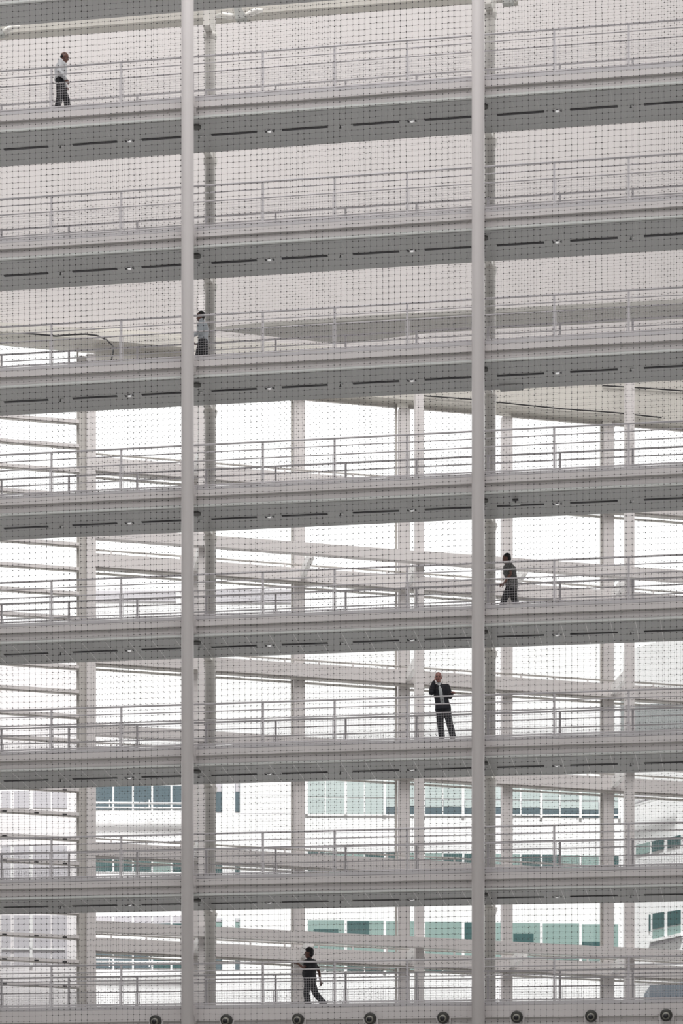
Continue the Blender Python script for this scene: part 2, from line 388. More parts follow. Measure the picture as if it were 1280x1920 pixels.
# outer posts (row B) and inner posts (row A)
ucol = [361, 561.5, 758, 951.5, 1141.5]
names = ['just right of left column', 'standing alone between the columns', 'left of the pair near the middle', 'right of right column', 'left of the pair at right edge', 'beyond the right edge']
for u, nm in zip(ucol, names):
    x = G.w(u); r = G.build(MB().box(x-.20, x+.20, .02, .36, 0, zG(754)-E_*x), 'steel_post', 'steel')
    tag(r, 'broad pinkish-white steel post of the glazed end, %s' % nm, 'post', 'outer posts of the glazed end')
x = G.w(163.5)
r = G.root('corner_post', x, 0, 0); tag(r, 'wide two-toned steel corner post between the barred left bay and the glazing', 'post')
G.build(MB().box(x-.04, x+.31, -.30, .10, 0, 43.3), 'post', 'steel', r); G.build(MB().box(x-.31, x-.045, -.05, .40, 0, 43.3), 'return_post', 'frame', r)
for u, nm in ((380, 'beside the left grey column'), (786, 'right of the pair near the middle'), (1180, 'right of the pair at right edge')):
    x = G.w(u, YA); r = G.root('steel_post', x, YA, 0); tag(r, 'slim pinkish-white inner steel post, %s' % nm, 'post', 'inner posts')
    G.build(MB().box(x-.16, x+.16, YA-.1, YA+.22, 0, 44.6), 'shaft', 'steel', r)
    G.build(MB().box(x-.21, x+.21, YA-.14, YA+.26, 43.2-E_*x, 44.6), 'cap', 'steel', r)
# inner beams (row A): three plain levels
for j, (v, nm) in enumerate(((1050.5, 'highest'), (1413, 'middle'), (1775, 'lowest'))):
    a, b = G.w(178, YA), G.w(1330, YA); zt = G.z(640, v-20, YA)+.02; zb = zt-.40
    if j: zb = zt-.38
    r = G.build(MB().box(a, b, YA-.40, YA-.11, zb, zt, E_), 'steel_beam', 'steel')
    tag(r, 'plain white steel beam crossing the inner posts, %s of the three' % nm, 'beam', 'inner beams')
# outer beams (row B) with a pipe over each and bright struts up to the inner row
for j, v in enumerate((899, 1076, 1253.5, 1431, 1608, 1783.5)):
    nm = ['highest', 'second highest', 'third highest', 'third lowest', 'second lowest', 'lowest'][j]
    a, b = G.w(178), G.w(1330); zt = zG(v); zb = zt-.50
    r = G.root('gallery_beam', a, 0, zb); tag(r, 'deep white beam with a pipe above it across the glazed end, %s of six' % nm, 'beam', 'gallery beams')
    G.build(MB().box(a, b, -.34, .0, zb, zt, E_), 'beam', 'steel', r)
    G.build(MB().box(a, b, -.26, .0, zb-.05, zb-.002, E_), 'lower_flange', 'frame', r)
    G.build(MB().tube([(a, -.20, zt+.16-E_*a), (b, -.20, zt+.16-E_*b)], .035, 10), 'pipe', 'frame', r)
    st = MB(); n = int((b-a)/1.32)
    for k in range(n): xx = a+.6+k*1.32; st.box(xx-.03, xx+.03, -.23, -.17, zt-E_*xx, zt+.15-E_*xx)
    G.build(st, 'pipe_brackets', 'steel', r)
    for u in ({0: [361], 2: [758, 1141.5], 3: [1141.5], 4: [361]}.get(j, ucol)):
        x = G.w(u); za = zt-E_*x; G.build(MB().box(x-.02, x+.16, YA+.24, -.345, za-.42, za-.04), 'tie_beam', 'brace', r)
# louvre bay at the left
lw, rw = G.w(-60), G.w(148)
for k in range(24):
    v = 793+46.0*k; z = G.z(147, v)+.0; x = rw
    r = G.root('louvre_bar', lw, 0, z); 
    cnt = ['topmost', 'second', 'third', 'fourth', 'fifth', 'sixth', 'seventh', 'eighth', 'ninth', 'tenth', 'eleventh', 'twelfth', 'thirteenth', 'fourteenth', 'fifteenth', 'sixteenth', 'seventeenth', 'eighteenth', 'nineteenth', 'twentieth', 'twenty-first', 'twenty-second', 'third lowest'][k] if k < 23 else 'lowest'
    if k == 21: cnt = 'third lowest'
    if k == 22: cnt = 'second lowest'
    tag(r, 'thin pale horizontal glazing bar in the left bay, %s' % cnt + (' from the top' if 0 < k < 21 else ''), 'bar', 'glazing bars of the left bay')
    G.build(MB().box(lw, rw, -.10, .16, z-.035+E_*rw, z+.085+E_*rw, E_), 'bar', 'steel', r)
    G.build(MB().box(lw, rw, -.06, .10, z-.06+E_*rw, z-.036+E_*rw, E_), 'under_strip', 'frame', r)
    if k > 14:
        cl = MB()
        for uu in (8, 68, 121): xx = G.w(uu); cl.box(xx-.08, xx+.08, -.13, -.10, z-.04+E_*(rw-xx), z+.01+E_*(rw-xx))
        G.build(cl, 'clips', 'dark', r)
# glazing: one full-height window per bay
zt = zG(746)
for j, (ua, ub, uw) in enumerate(((-60, 148, 148), (178, 351, 350), (371, 552, 550.5), (571, 748, 746), (768, 942, 927.5), (961, 1132, 1131), (1151, 1330, 1329))):
    a, b = G.w(ua), G.w(uw); top = zt if j else 43.75
    r = G.root('window_%d' % (j+1), a, .3, 1.0); tag(r, kind='structure')
    fm = MB(); fm.box(b-.075, b, .16, .26, 1, top, 0).box(a-.02, a+.03, .16, .26, 1, top, 0).box(a, b, .16, .26, top-.12, top-.02, E_)
    if j: 
        for v in (899, 1076, 1253.5, 1431, 1608, 1783.5): zz = zG(v)-.62; fm.box(a, b, .16, .26, zz, zz+.06, E_)
    G.build(fm, 'window_frame', 'frame', r)
    G.build(MB().box(a+.03, b-.075, .20, .212, 1.0, top-.15-E_*max(a, b, 0), 0), 'pane', 'glass', r)

# upper wall of the end bay, its beige lower band, cables
wz = G.z(640, 756, .5)
r = G.build(MB().box(G.w(150), G.w(1420), -.15, .55, wz+1.75, 85.6, E_).box(G.w(-160), G.w(150), -.15, .5, 44.3, 85.6, 0), 'wall_back', 'wall'); tag(r, kind='structure')
r = G.build(MB().box(G.w(178), G.w(1420), -.30, .5, wz+.02, wz+1.78, E_), 'trim_1', 'beige'); tag(r, kind='structure')
bm_ = MB(); z0 = G.z(0, 648, .5); zh = G.z(0, 604, -.75)-z0; bm_.box(G.w(-160), G.w(350), -.75, .5, z0+E_*G.w(0), z0+zh+E_*G.w(0), .0172)
r = G.build(bm_, 'trim_2', 'beige'); tag(r, kind='structure')
def Gp(u, v, y): return (G.w(u, y), y, G.z(u, v, y))
for pts, rr, lab in (([(43, 625), (75, 627), (105, 630), (135, 627.5), (160, 626.5), (182, 629), (200, 637), (211, 648), (212, 658), (209, 676)], .03, 'thin dark cable bending down the beige strip at upper left'),
                     ([(785, 741.5), (880, 748.5), (970, 758), (1060, 767), (1150, 773.5), (1240, 783)], .026, 'long thin dark cable on the beige band right of the middle'),
                     ([(1130, 723), (1200, 727), (1290, 733.5)], .026, 'short thin dark cable at right picture edge above the beige band')):
    y = -.86 if 'left' in lab else -.38
    m_ = MB().tube([Gp(u, v, y) for u, v in pts], rr, 8)
    r = G.build(m_, 'cable', 'dark'); tag(r, lab, 'cable')
# grey slab standing in for an overhang's shadow, its tip pointing left
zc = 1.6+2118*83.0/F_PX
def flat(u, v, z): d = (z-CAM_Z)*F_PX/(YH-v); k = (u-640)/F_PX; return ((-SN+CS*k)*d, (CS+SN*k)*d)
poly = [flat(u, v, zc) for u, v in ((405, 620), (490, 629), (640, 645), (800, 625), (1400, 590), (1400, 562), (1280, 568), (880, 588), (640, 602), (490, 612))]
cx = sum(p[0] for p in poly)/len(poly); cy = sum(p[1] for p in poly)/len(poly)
mb = MB().prism([(p[0]-cx, p[1]-cy) for p in poly], 'z', 0, .12); r = mb.build('shadow_wedge', 'cold', None, (cx, cy, zc))
tag(r, 'grey wedge-shaped slab standing in for a shadow behind the third full footbridge', 'shadow_wedge')

# roof truss nodes at the very top
def Yp(u, v, Y): x = Xat(u, Y); d = -x*SN+Y*CS; return (x, Y, CAM_Z+(YH-v)*d/F_PX)
YT = Y0+DEPTH+.9
_a, _b = X0-.5, X1+.5; zr = CAM_Z+(YH-27)/F_PX*(74.4*CS-Xat(450, 74.4)*SN)+FALL*(Xat(450, 74.4)+12.2); EX = -12.2
o = MB().box(_a, _b, 74.4, 74.8, zr, zr+2.2, FALL).build('roof_edge_beam', 'beige'); EX = 0.0
tag(o, 'pale beige roof edge beam running behind the top footbridge', 'beam')
for (u, v, nm) in ((450, 28, 'right of left column'), (-4, 58, 'cut by the left picture edge'), (950, -2, 'right of right column')):
    c = Vector(Yp(u, v, YT)); r = empty('roof_truss_node', tuple(c)); tag(r, 'pale tubular roof truss joint at the top, %s' % nm, 'truss', 'roof truss joints')
    MB().prism([(-.17, .16), (.05, .16), (.20, -.10), (.17, -.16), (-.12, -.16)], 'y', -.10, .10).build('gusset', 'node', r)
    MB().tube([(-.08, 0, -.04), (-.3, 0, -.01), (-.5, 0, .04), (-.72, .1, .09)], [.05, .08, .075, .045], 14).build('tube', 'tube', r)
    MB().tube([(.12, 0, -.05), (.28, 0, .0), (.46, 0, .07), (.64, .1, .12)], [.05, .08, .08, .045], 14).build('tube', 'tube', r)
    MB().box(-.10, .30, .12, .16, -.13, .12).build('rear_plate', 'cold', r)

# ------------------------------------------------------------------ buildings outside
class Block:
    def __init__(s, fr, name, label, ua, ub, vtop, m='ext', y=0, deep=9):
        s.f = fr; a, b = fr.w(ua), fr.w(ub); s.r = fr.root(name, a, 0, 0); tag(s.r, label, 'building')
        fr.build(MB().box(a, b, 0, deep, 0, fr.z((ua+ub)/2, vtop)), 'wall', m, s.r)
    def pane(s, u0, u1, v0, v1, m, blind=None, bm='tealb'):   # window with its frame; blind = share covered from the top
        f = s.f; uc = (u0+u1)/2; a, b = f.w(u0), f.w(u1); t, l = f.z(uc, v0), f.z(uc, v1); e = 0
        w_ = f.build(MB().box(a, b, -.03, .02, l, t, e), 'window', m, s.r)
        if blind:
            p_ = bpy.data.objects.new('blind', None)
            q = MB().box(a+.02, b-.02, -.045, -.03, t-(t-l)*blind, t-.01); bb = base[s.r.name]; q.v = [(p[0]-bb[0], p[1]-bb[1], p[2]-bb[2]) for p in q.v]
            bpy.data.objects.remove(p_); q.build('blind', bm, w_)
    def bars(s, name, items, m='mull', y0=-.09, y1=-.0):
        q = MB(); f = s.f
        for u0, u1, v0, v1 in items: uc = (u0+u1)/2; q.box(f.w(u0), f.w(u1), y0, y1, f.z(uc, v1), f.z(uc, v0))
        f.build(q, name, m, s.r)
    def pipe(s, name, u0, v0, u1, v1, r, y=-.5):
        f = s.f; f.build(MB().tube([(f.w(u0, y), y, f.z(u0, v0, y)), (f.w(u1, y), y, f.z(u1, v1, y))], r, 8), name, 'mull', s.r)
EXT = Frame(140.0, 0.0)
# middle block
B = Block(EXT, 'white_building', 'white building outside with rows of green windows, right of middle', 556, 1164, 1196)
g0 = 573.0; pt = 73.3; rs = random.Random(3)
sl = lambda u: (u-640)*.0145
for n in range(8):
    for h in range(2):
        ua = g0+pt*n+(4 if h == 0 else 1.2)+h*pt/2; ub = g0+pt*n+(h+1)*pt/2-(1.2 if h == 0 else 0)
        uc = (ua+ub)/2; s_ = sl(uc); dk = 'bluegl' if n >= 3 else 'tealb'
        B.pane(ua, ub, 1463+s_, 1494+s_, 'tealb'); lowm = 'tealb' if n < 2 else 'teal'
        B.pane(ua, ub, 1497+s_, 1526+s_, 'bluegl' if n >= 2 else 'tealb', None if n < 2 else (.42 if h else .5), 'tealb')
        B.pane(ua, ub, 1597+s_, 1658+s_, 'tealm' if (n+h) % 2 else 'teal')
        B.pane(ua, ub, 1797+s_, 1820+s_, 'teal' if n not in (0, 2) else 'tealm')
    ua = g0+pt*n+4; ub = g0+pt*(n+1); s_ = sl((ua+ub)/2)
    m_ = ['teal', 'teal', 'tealm', 'tealm', 'teal', 'tealm', 'tealm', 'tealm'][n]
    # tall panes of the third row with dark lower parts where the blinds stop
    B.pane(ua, ub, 1726+s_, 1794+s_, 'tealm')
    dark = {0: (588, 634, 1742, 1760), 1: (650, 692, 1728, 1760), 4: (870, 900, 1730, 1768), 5: (962, 1000, 1751, 1775), 7: (1091, 1128, 1766, 1782)}
    if n in dark:
        d0, d1, e0, e1 = dark[n]; B.bars('open_part', [(d0, d1, e0, e1)], 'teal', -.05, -.0)
B.bars('sill', [(575, 1160, 1527.5+6*0, 1530)], 'mull', -.05)
vs_ = []
for n in range(9): vs_ += [(g0+pt*n-1, g0+pt*n+4, 1461+sl(g0+pt*n), 1528+sl(g0+pt*n)), (g0+pt*n-1, g0+pt*n+4, 1724+sl(g0+pt*n), 1822+sl(g0+pt*n))]
B.bars('mullions', vs_)
B.bars('facade_joints', [(556, 1164, 1560, 1560.7), (556, 1164, 1400, 1400.7), (556, 1164, 1300, 1300.7), (745, 745.7, 1200, 1460), (960, 960.7, 1200, 1460)], 'greygl', -.005, .01)
# left block
B = Block(EXT, 'white_building', 'white building outside with balcony pipes before windows, left of left column', 150, 555.8, 1103)
lm = [176, 212, 249, 285, 321, 357, 393]
for a, b in zip(lm[:-1], lm[1:]):
    B.pane(a+2, b-1.5, 1473, 1492, 'bluegl'); B.pane(a+2, b-1.5, 1492, 1518, 'bluegl'); B.pane(a+2, b-1.5, 1603, 1636, 'teal' if a != 285 else 'tealm'); B.pane(a+2, b-1.5, 1732, 1741, 'teal'); B.pane(a+2, b-1.5, 1717, 1732, 'greygl')
    B.pane(a+2, b-1.5, 1778, 1816, 'bluegl' if a < 285 else 'teal')
for (a, b) in ((404, 416.5), (441, 449.5)):
    for v0, v1, m_ in ((1468, 1522, 'bluegl'), (1614, 1640, 'teal'), (1722, 1745, 'tealm'), (1770, 1818, 'bluegl')): B.pane(a, b, v0, v1, m_, .3, 'greygl')
B.bars('facade_joints', [(450, 552, 1490, 1490.8), (450, 552, 1525, 1525.8), (180, 555, 1400, 1400.6)], 'greygl', -.005, .01)
B.bars('roof_band', [(180, 330, 1108, 1128), (405, 545, 1106, 1130)], 'greygl', -.05, .01)
for v in (1505, 1514): B.pipe('balcony_rail', 176, v, 400, v+2, .055)
for v in (1636, 1796, 1803): B.pipe('balcony_rail', 176, v, 400, v+2, .055)
B.bars('balcony_posts', [(u, u+2, 1504, 1519) for u in (206, 280, 354)]+[(u, u+2, 1795, 1816) for u in (206, 280, 354)], 'mull', -.5, -.44)
# pink-white block in the left bay
PK = Frame(133.0, math.radians(2))
B = Block(PK, 'white_building', 'pale pinkish building outside the left bay with grey windows', -120, 143, 1180, 'extp', 0, 5)
for v0, v1 in ((1483, 1515), (1586, 1650), (1716, 1810)):
    for a, b in ((-32, -2), (3, 20), (26, 55), (62, 95), (98, 126)): B.pane(a, b, v0, v1, 'greygl')
B.bars('mullions', [(56, 61, 1480, 1518), (21, 25, 1584, 1652), (56, 61, 1584, 1652), (56, 61, 1714, 1812), (3, 122, 1779, 1781)])
# oblique block at the right
OB = Frame(140.0, math.radians(-45), lat=(1164-640)/F_PX*140.0)
OB.D = 140.0
class OFrame(Frame):
    def __init__(s, D, th, lat):
        Frame.__init__(s, D, th, lat)
    def w(s, u, y=0.0):
        k = (u-640)/F_PX; return (k*(s.D+y*s.c)+y*s.s-s.lat)/(s.c-k*s.s)
OB = OFrame(140.0, math.radians(-45), (1164-640)/F_PX*140.0)
r = OB.root('white_building', 0, 0, 0); tag(r, 'angled white building outside at the right edge with green corner windows', 'building')
zt_ = OB.z(1190, 1215); OB.build(MB().box(.1, 22, 0, 4, 0, zt_), 'wall', 'ext', r)
class OBl(Block):
    def __init__(s, f, r): s.f = f; s.r = r
B = OBl(OB, r)
def oq(name, u0, v00, v01, u1, v10, v11, m, y0=-.05, y1=.02):   # quad with its own corner heights
    a, b = OB.w(u0), OB.w(u1); z = [OB.z(u0, v01), OB.z(u1, v11), OB.z(u0, v00), OB.z(u1, v10)]
    return OB.build(MB().hexa([(a, y0, z[0]), (b, y0, z[1]), (b, y1, z[1]), (a, y1, z[0]), (a, y0, z[2]), (b, y0, z[3]), (b, y1, z[3]), (a, y1, z[2])]), name, m, r)
for (u0, u1) in ((1193, 1218), (1223, 1244.5), (1252, 1276)):
    q = lambda u: (u-1193)*-.23
    oq('window', u0, 1585+q(u0), 1604+q(u0), u1, 1585+q(u1), 1604+q(u1), 'teal' if u0 > 1220 else 'tealm')
for (u0, u1) in ((1224, 1245), (1252, 1276)):
    q = lambda u: (u-1224)*-.13; p = lambda u: (u-1224)*-.3
    oq('window', u0, 1713+q(u0), 1742+q(u0)*1.4, u1, 1713+q(u1), 1742+q(u1)*1.4, 'teal'); oq('window', u0, 1745+q(u0)*1.4, 1761+p(u0)*.8, u1, 1745+q(u1)*1.4, 1761+p(u1)*.8, 'tealm')
oq('window', 1217, 1715, 1746, 1219.5, 1715, 1746, 'teal')
oq('ledge', 1219, 1764, 1768, 1280, 1752, 1756, 'mull', -.2); oq('ledge', 1219, 1772, 1774, 1280, 1757, 1759, 'greygl', -.1)
oq('window', 1191, 1492, 1506, 1222, 1491, 1497, 'greygl'); 
for k_ in range(2): oq('rail', 1190, 1506+k_*8, 1509+k_*8, 1280, 1481+k_*8, 1484+k_*8, 'mull', -.5, -.4)
oq('recess', 1164.5, 1312, 1376, 1173, 1312, 1376, 'greyblk')
oq('recess', 1190, 1321, 1372, 1300, 1318, 1363, 'greyblk')
# drawn-back details
r = Frame(125, 0); x = r.w(1250, 0); 
bx = r.build(MB().prism([(r.w(1218), r.z(1250, 1895)), (r.w(1330), r.z(1250, 1895)), (r.w(1330), r.z(1250, 1841)), (r.w(1256), r.z(1250, 1842)), (r.w(1240), r.z(1250, 1845)), (r.w(1218), r.z(1250, 1848))], 'y', 0, 2.5), 'container', 'bluebox')
tag(bx, 'blue-grey box-like container outside at the bottom right corner', 'container')

# ------------------------------------------------------------------ ground and added sun-blocking roof slab
r = MB().box(-90, 70, -30, 99.5, -.3, 0).build('floor', 'ground'); tag(r, kind='structure')
r = MB().box(-120, 100, 99.6, 230, -.35, -.05).build('floor_outside', 'yard'); tag(r, kind='structure')
r = MB().box(-60, 50, 18, 101.5, 86, 86.6).build('ceiling', 'roof'); tag(r, kind='structure')  # opaque slab, unseen, added and sized to keep the sun off the footbridges
# ------------------------------------------------------------------ people
PM = dict(skin=mat('skin_brown', (.16, .075, .055), .5), skin2=mat('skin_light', (.36, .18, .15), .5), black=mat('black_cloth', (.012, .013, .017), .85), navy=mat('navy_suit', (.012, .013, .02), .8),
          whitec=mat('white_shirt', (.62, .63, .65), .8), blue=mat('pale_blue_shirt', (.42, .46, .49), .8), hair=mat('black_hair', (.012, .011, .012), .7), shoe=mat('black_shoe', (.01, .01, .012), .4),
          grey=mat('dark_grey_trousers', (.022, .024, .03), .85), shirtf=mat('pale_grey_shirt', (.50, .53, .54), .8), eye=mat('eye_dark', (.02, .015, .015), .3), lip=mat('lip_red', (.16, .05, .05), .5), phone=mat('phone_black', (.02, .02, .03), .3))
m = PM['pattern'] = mat('patterned_shirt', (.03, .03, .032), .85); n_ = m.node_tree; b_ = n_.nodes['Principled BSDF']
t_ = n_.nodes.new('ShaderNodeTexCoord'); wv = n_.nodes.new('ShaderNodeTexNoise'); mp = n_.nodes.new('ShaderNodeMapping'); mp.inputs['Scale'].default_value = (34, 34, 9)
cr = n_.nodes.new('ShaderNodeValToRGB'); cr.color_ramp.elements[0].position = .45; cr.color_ramp.elements[1].position = .62
cr.color_ramp.elements[0].color = (.018, .018, .02, 1); cr.color_ramp.elements[1].color = (.24, .24, .23, 1)
n_.links.new(t_.outputs['Object'], mp.inputs[0]); n_.links.new(mp.outputs[0], wv.inputs['Vector']); n_.links.new(wv.outputs['Fac'], cr.inputs[0]); n_.links.new(cr.outputs[0], b_.inputs['Base Color'])
def fused(mb, name, m, parent, vox=.011, smooth=3):   # unite overlapping solids into one continuous skin
    o = mb.build(name, m, parent); r = o.modifiers.new('r', 'REMESH'); r.mode = 'VOXEL'; r.voxel_size = vox; r.use_smooth_shade = True
    k = o.modifiers.new('s', 'SMOOTH'); k.iterations = smooth; k.factor = .5
    bpy.context.view_layer.update(); dg = bpy.context.evaluated_depsgraph_get(); me = bpy.data.meshes.new_from_object(o.evaluated_get(dg)); me.name = name
    o.modifiers.clear(); old = o.data; o.data = me; bpy.data.meshes.remove(old); me.materials.clear(); me.materials.append(m); return o
def limb(mb, pts, rs):
    pts = [Vector(p) for p in pts]
    mb.tube(pts, rs, 14)
    for p, r in zip(pts, rs): mb.ellipsoid(p, (r, r, r))
def hand(mb, wrist, d, palm, side, curl=.5, s=1.0):   # d = direction of the fingers, palm = facing of the palm, side = thumb side
    d = Vector(d).normalized(); n = Vector(palm); n = (n-d*n.dot(d)).normalized(); t = d.cross(n)*side
    w_ = Vector(wrist); R = Matrix((t, n, d)).transposed()
    mb.ellipsoid(w_+d*.045*s, (.042*s, .019*s, .056*s), R)
    for q, (off, ln) in enumerate(((.030, .074), (.010, .082), (-.010, .077), (-.029, .062))):
        p0 = w_+d*.078*s+t*off*s; p1 = p0+(d*math.cos(curl*.6)+n*math.sin(curl*.6))*ln*.5*s; p2 = p1+(d*math.cos(curl*1.7)+n*math.sin(curl*1.7))*ln*.5*s
        limb(mb, [p0, p1, p2], [.0105*s, .0095*s, .0085*s])
    q0 = w_+d*.022*s+t*.030*s; q1 = q0+(t*.75+d*.6+n*.25)*.038*s; q2 = q1+(t*.35+d*.9+n*.35)*.032*s
    limb(mb, [q0, q1, q2], [.013*s, .012*s, .010*s])
def person(label, x, y, zf, yaw, J, top, tr, skin, hairstyle, sleeves='long', jacket=False, vt=None):
    hz = J['head'][2]+(.155 if hairstyle == 'bald' else .172); r = empty('person', (x, y, zf), yaw)
    k_ = (CAM_Z+(YH-vt)*(-x*SN+y*CS)/F_PX-zf)/hz; r.scale = (k_, k_, k_); tag(r, label, 'person', 'people on the footbridges')
    V = Vector; hd = V(J['head'])+V((0, 0, .012)); hs = 1.17; f = V(J.get('look', (1, 0, 0))).normalized(); up = V((0, 0, 1)); up = (up - f*up.dot(f)).normalized(); lf = up.cross(f)
    HR = Matrix((f, lf, up)).transposed()*hs
    hp = lambda a, b, c: hd+(f*a+lf*b+up*c)*hs
    pel, wai, che, nek = V(J['pelvis']), V(J['waist']), V(J['chest']), V(J['neck'])
    tw = J.get('turn', 0.0); X = V((math.cos(tw), math.sin(tw), 0)); Yv = V((-math.sin(tw), math.cos(tw), 0))
    def torso(mb, g, lo=None):
        rings = [(pel+V((0, 0, -.10-(J.get('hem', 0) if g > 0 else 0))), .095+g, .15+g), (pel, .115+g, .165+g), (wai, .105+g, .145+g), (che+V((0, 0, -.08)), .12+g, .165+g), (che, .125+g, .175+g), (che+(nek-che)*.55, .105+g, .165+g), (che+(nek-che)*.85, .07+g, .10+g)]
        if lo is not None: rings = rings[lo:]
        mb.loft([(c, X*a, Yv*b) for c, a, b in rings], 20)
    # the body, one continuous surface
    b = MB(); torso(b, -.012)
    limb(b, [che+(nek-che)*.6, nek, hp(-.01, 0, -.04)], [.062, .054, .052])
    b.ellipsoid(hd+up*.03+f*-.008, (.098, .078, .098), HR, 20, 14); b.ellipsoid(hp(.022, 0, -.045), (.070, .062, .075), HR, 18, 12); b.ellipsoid(hp(.052, 0, -.088), (.034, .034, .026), HR)
    b.tube([hp(.082, 0, .02), hp(.106, 0, -.022), hp(.090, 0, -.032)], [.009, .015, .012], 10); b.ellipsoid(hp(.084, 0, .028), (.014, .045, .012), HR); b.ellipsoid(hp(.080, 0, -.058), (.016, .026, .011), HR)
    for s_ in (1, -1):
        b.ellipsoid(hp(-.008, .080*s_, -.005), (.020, .010, .032), HR)
        h, k, a, t = [V(J[q+('L' if s_ > 0 else 'R')]) for q in ('hip', 'knee', 'ankle', 'toe')]
        limb(b, [h, (h+k)/2, k, k+(a-k)*.35, a], [.078, .070, .050, .050, .034])
        sh, e, wr = [V(J[q+('L' if s_ > 0 else 'R')]) for q in ('shoulder', 'elbow', 'wrist')]
        limb(b, [sh, (sh+e)/2, e, (e+wr)/2, wr], [.050, .045, .038, .034, .025])
        hj = J['hand'+('L' if s_ > 0 else 'R')]; hand(b, wr, hj[0], hj[1], s_*hj[3], hj[2])
        b.tube([a+V((0, 0, 0)), a+(t-a)*.5, t], [.036, .036, .028], 10)
    fused(b, 'body', skin, r, .0075, 3)
    for s_ in (1, -1):
        MB().ellipsoid(hp(.080, .029*s_, .008), (.008, .013, .007), HR).build('eye', PM['eye'], r)
    MB().ellipsoid(hp(.093, 0, -.058), (.006, .024, .007), HR).build('mouth', PM['lip'], r)
    # trousers
    t = MB(); fl = J.get('flare', .078)
    t.loft([(c, X*a_, Yv*b_) for c, a_, b_ in ((pel+V((0, 0, -.12)), .11, .165), (pel, .145, .185), (wai+V((0, 0, -.04)), .128, .162))], 20)
    for s_ in ('L', 'R'):
        h, k, a = V(J['hip'+s_]), V(J['knee'+s_]), V(J['ankle'+s_]); limb(t, [h, (h+k)/2, k, (k+a)/2], [.118, .108, .092, .090]); t.tube([(k+a)/2, a+(k-a)*.04], [.090, fl], 16)
    fused(t, 'trousers', tr, r, .012, 3)
    # top garment
    g = MB()
    if jacket:
        g.loft([(c, X*a_, Yv*b_) for c, a_, b_ in ((pel+V((0, 0, -.10)), .165, .225), (pel+V((0, 0, .02)), .155, .21), (wai, .14, .185), (che, .150, .205), (che+(nek-che)*.55, .125, .20), (che+(nek-che)*.9, .075, .095))], 24)
    else:
        torso(g, .042+J.get('bulk', 0), 1 if J.get('tuck', False) else 0)
        if J.get('belly'): g.ellipsoid(wai+X*.06, (.15, .16, .18))
    for s_ in ('L', 'R'):
        sh, e, wr = V(J['shoulder'+s_]), V(J['elbow'+s_]), V(J['wrist'+s_]); q = .018 if jacket else .010
        limb(g, [nek+V((0, 0, -.065)), sh+V((0, 0, -.005))], [.066, .066+q]); limb(g, [che+(nek-che)*.3, sh], [.10, .066+q])
        if sleeves == 'long': limb(g, [sh, (sh+e)/2, e, (e+wr)/2, wr+(e-wr)*.08], [.074+q, .066+q, .058+q, .052+q, .040+q])
        else: limb(g, [sh, sh+(e-sh)*.45], [.066+q, .062+q]); g.tube([sh+(e-sh)*.4, sh+(e-sh)*.72], [.066+q, .074+q], 14)
    g.tube([nek+V((0, 0, -.045)), nek+V((0, 0, .012))], [.078, .066], 16)
    fused(g, 'jacket' if jacket else 'shirt', top, r, .012, 3)
    if jacket:
        p = MB(); lo = wai+X*.142+V((0, 0, -.12)); hi = nek+X*.062+V((0, 0, -.02)); md = che+X*.146
        mid = J.get('open', 0.0)
        p.loft([(lo+Yv*mid, X*.02, Yv*.055), (md+Yv*(mid*.5), X*.022, Yv*.045), (hi, X*.03, Yv*.042)], 14); p.build('shirt_front', PM['shirtf'], r)
        for s_ in (1, -1): MB().hexa([tuple(hi+X*.03+Yv*(.015*s_)+V((0, 0, -.05))), tuple(hi+X*.035+Yv*(.05*s_)+V((0, 0, -.03))), tuple(hi+X*.0+Yv*(.06*s_)+V((0, 0, -.0))), tuple(hi+X*.0+Yv*(.02*s_)), tuple(hi+X*.035+Yv*(.01*s_)+V((0, 0, .02))), tuple(hi+X*.035+Yv*(.045*s_)+V((0, 0, .03))), tuple(hi+X*.0+Yv*(.06*s_)+V((0, 0, .04))), tuple(hi+X*.0+Yv*(.02*s_)+V((0, 0, .04)))]).build('collar', PM['whitec'], r)
    # shoes
    for s_ in ('L', 'R'):
        a, tt = V(J['ankle'+s_]), V(J['toe'+s_]); dd = (tt-a); q = MB(); heel = a-V((dd.x, dd.y, 0)).normalized()*.05+V((0, 0, -.045))
        limb(q, [heel, (heel+tt)/2+V((0, 0, .012)), tt], [.042, .044, .036]); limb(q, [a+V((0, 0, .01)), (a+tt)/2], [.046, .042]); fused(q, 'shoe', PM['shoe'], r, .012, 2)
    # hair
    if hairstyle:
        q = MB()
        if hairstyle == 'bald': q.ellipsoid(hp(-.045, 0, -.005), (.060, .082, .050), HR, 20, 12)
        elif hairstyle == 'cropped': q.ellipsoid(hp(-.028, 0, .052), (.090, .085, .086), HR, 20, 12); q.ellipsoid(hp(-.055, 0, .0), (.056, .078, .07), HR, 18, 12)
        else:
            q.ellipsoid(hp(-.020, 0, .062), (.100, .094, .090), HR, 20, 12); q.ellipsoid(hp(-.052, 0, .0), (.066, .086, .088), HR, 18, 12); q.ellipsoid(hp(.050, .0, .095), (.042, .06, .035), HR); q.ellipsoid(hp(-.01, 0, .13), (.06, .06, .03), HR)
        fused(q, 'hair', PM['hair'], r, .010, 2)
    return r
def pos(u, y): return Xat(u, y), y
D_ = Vector
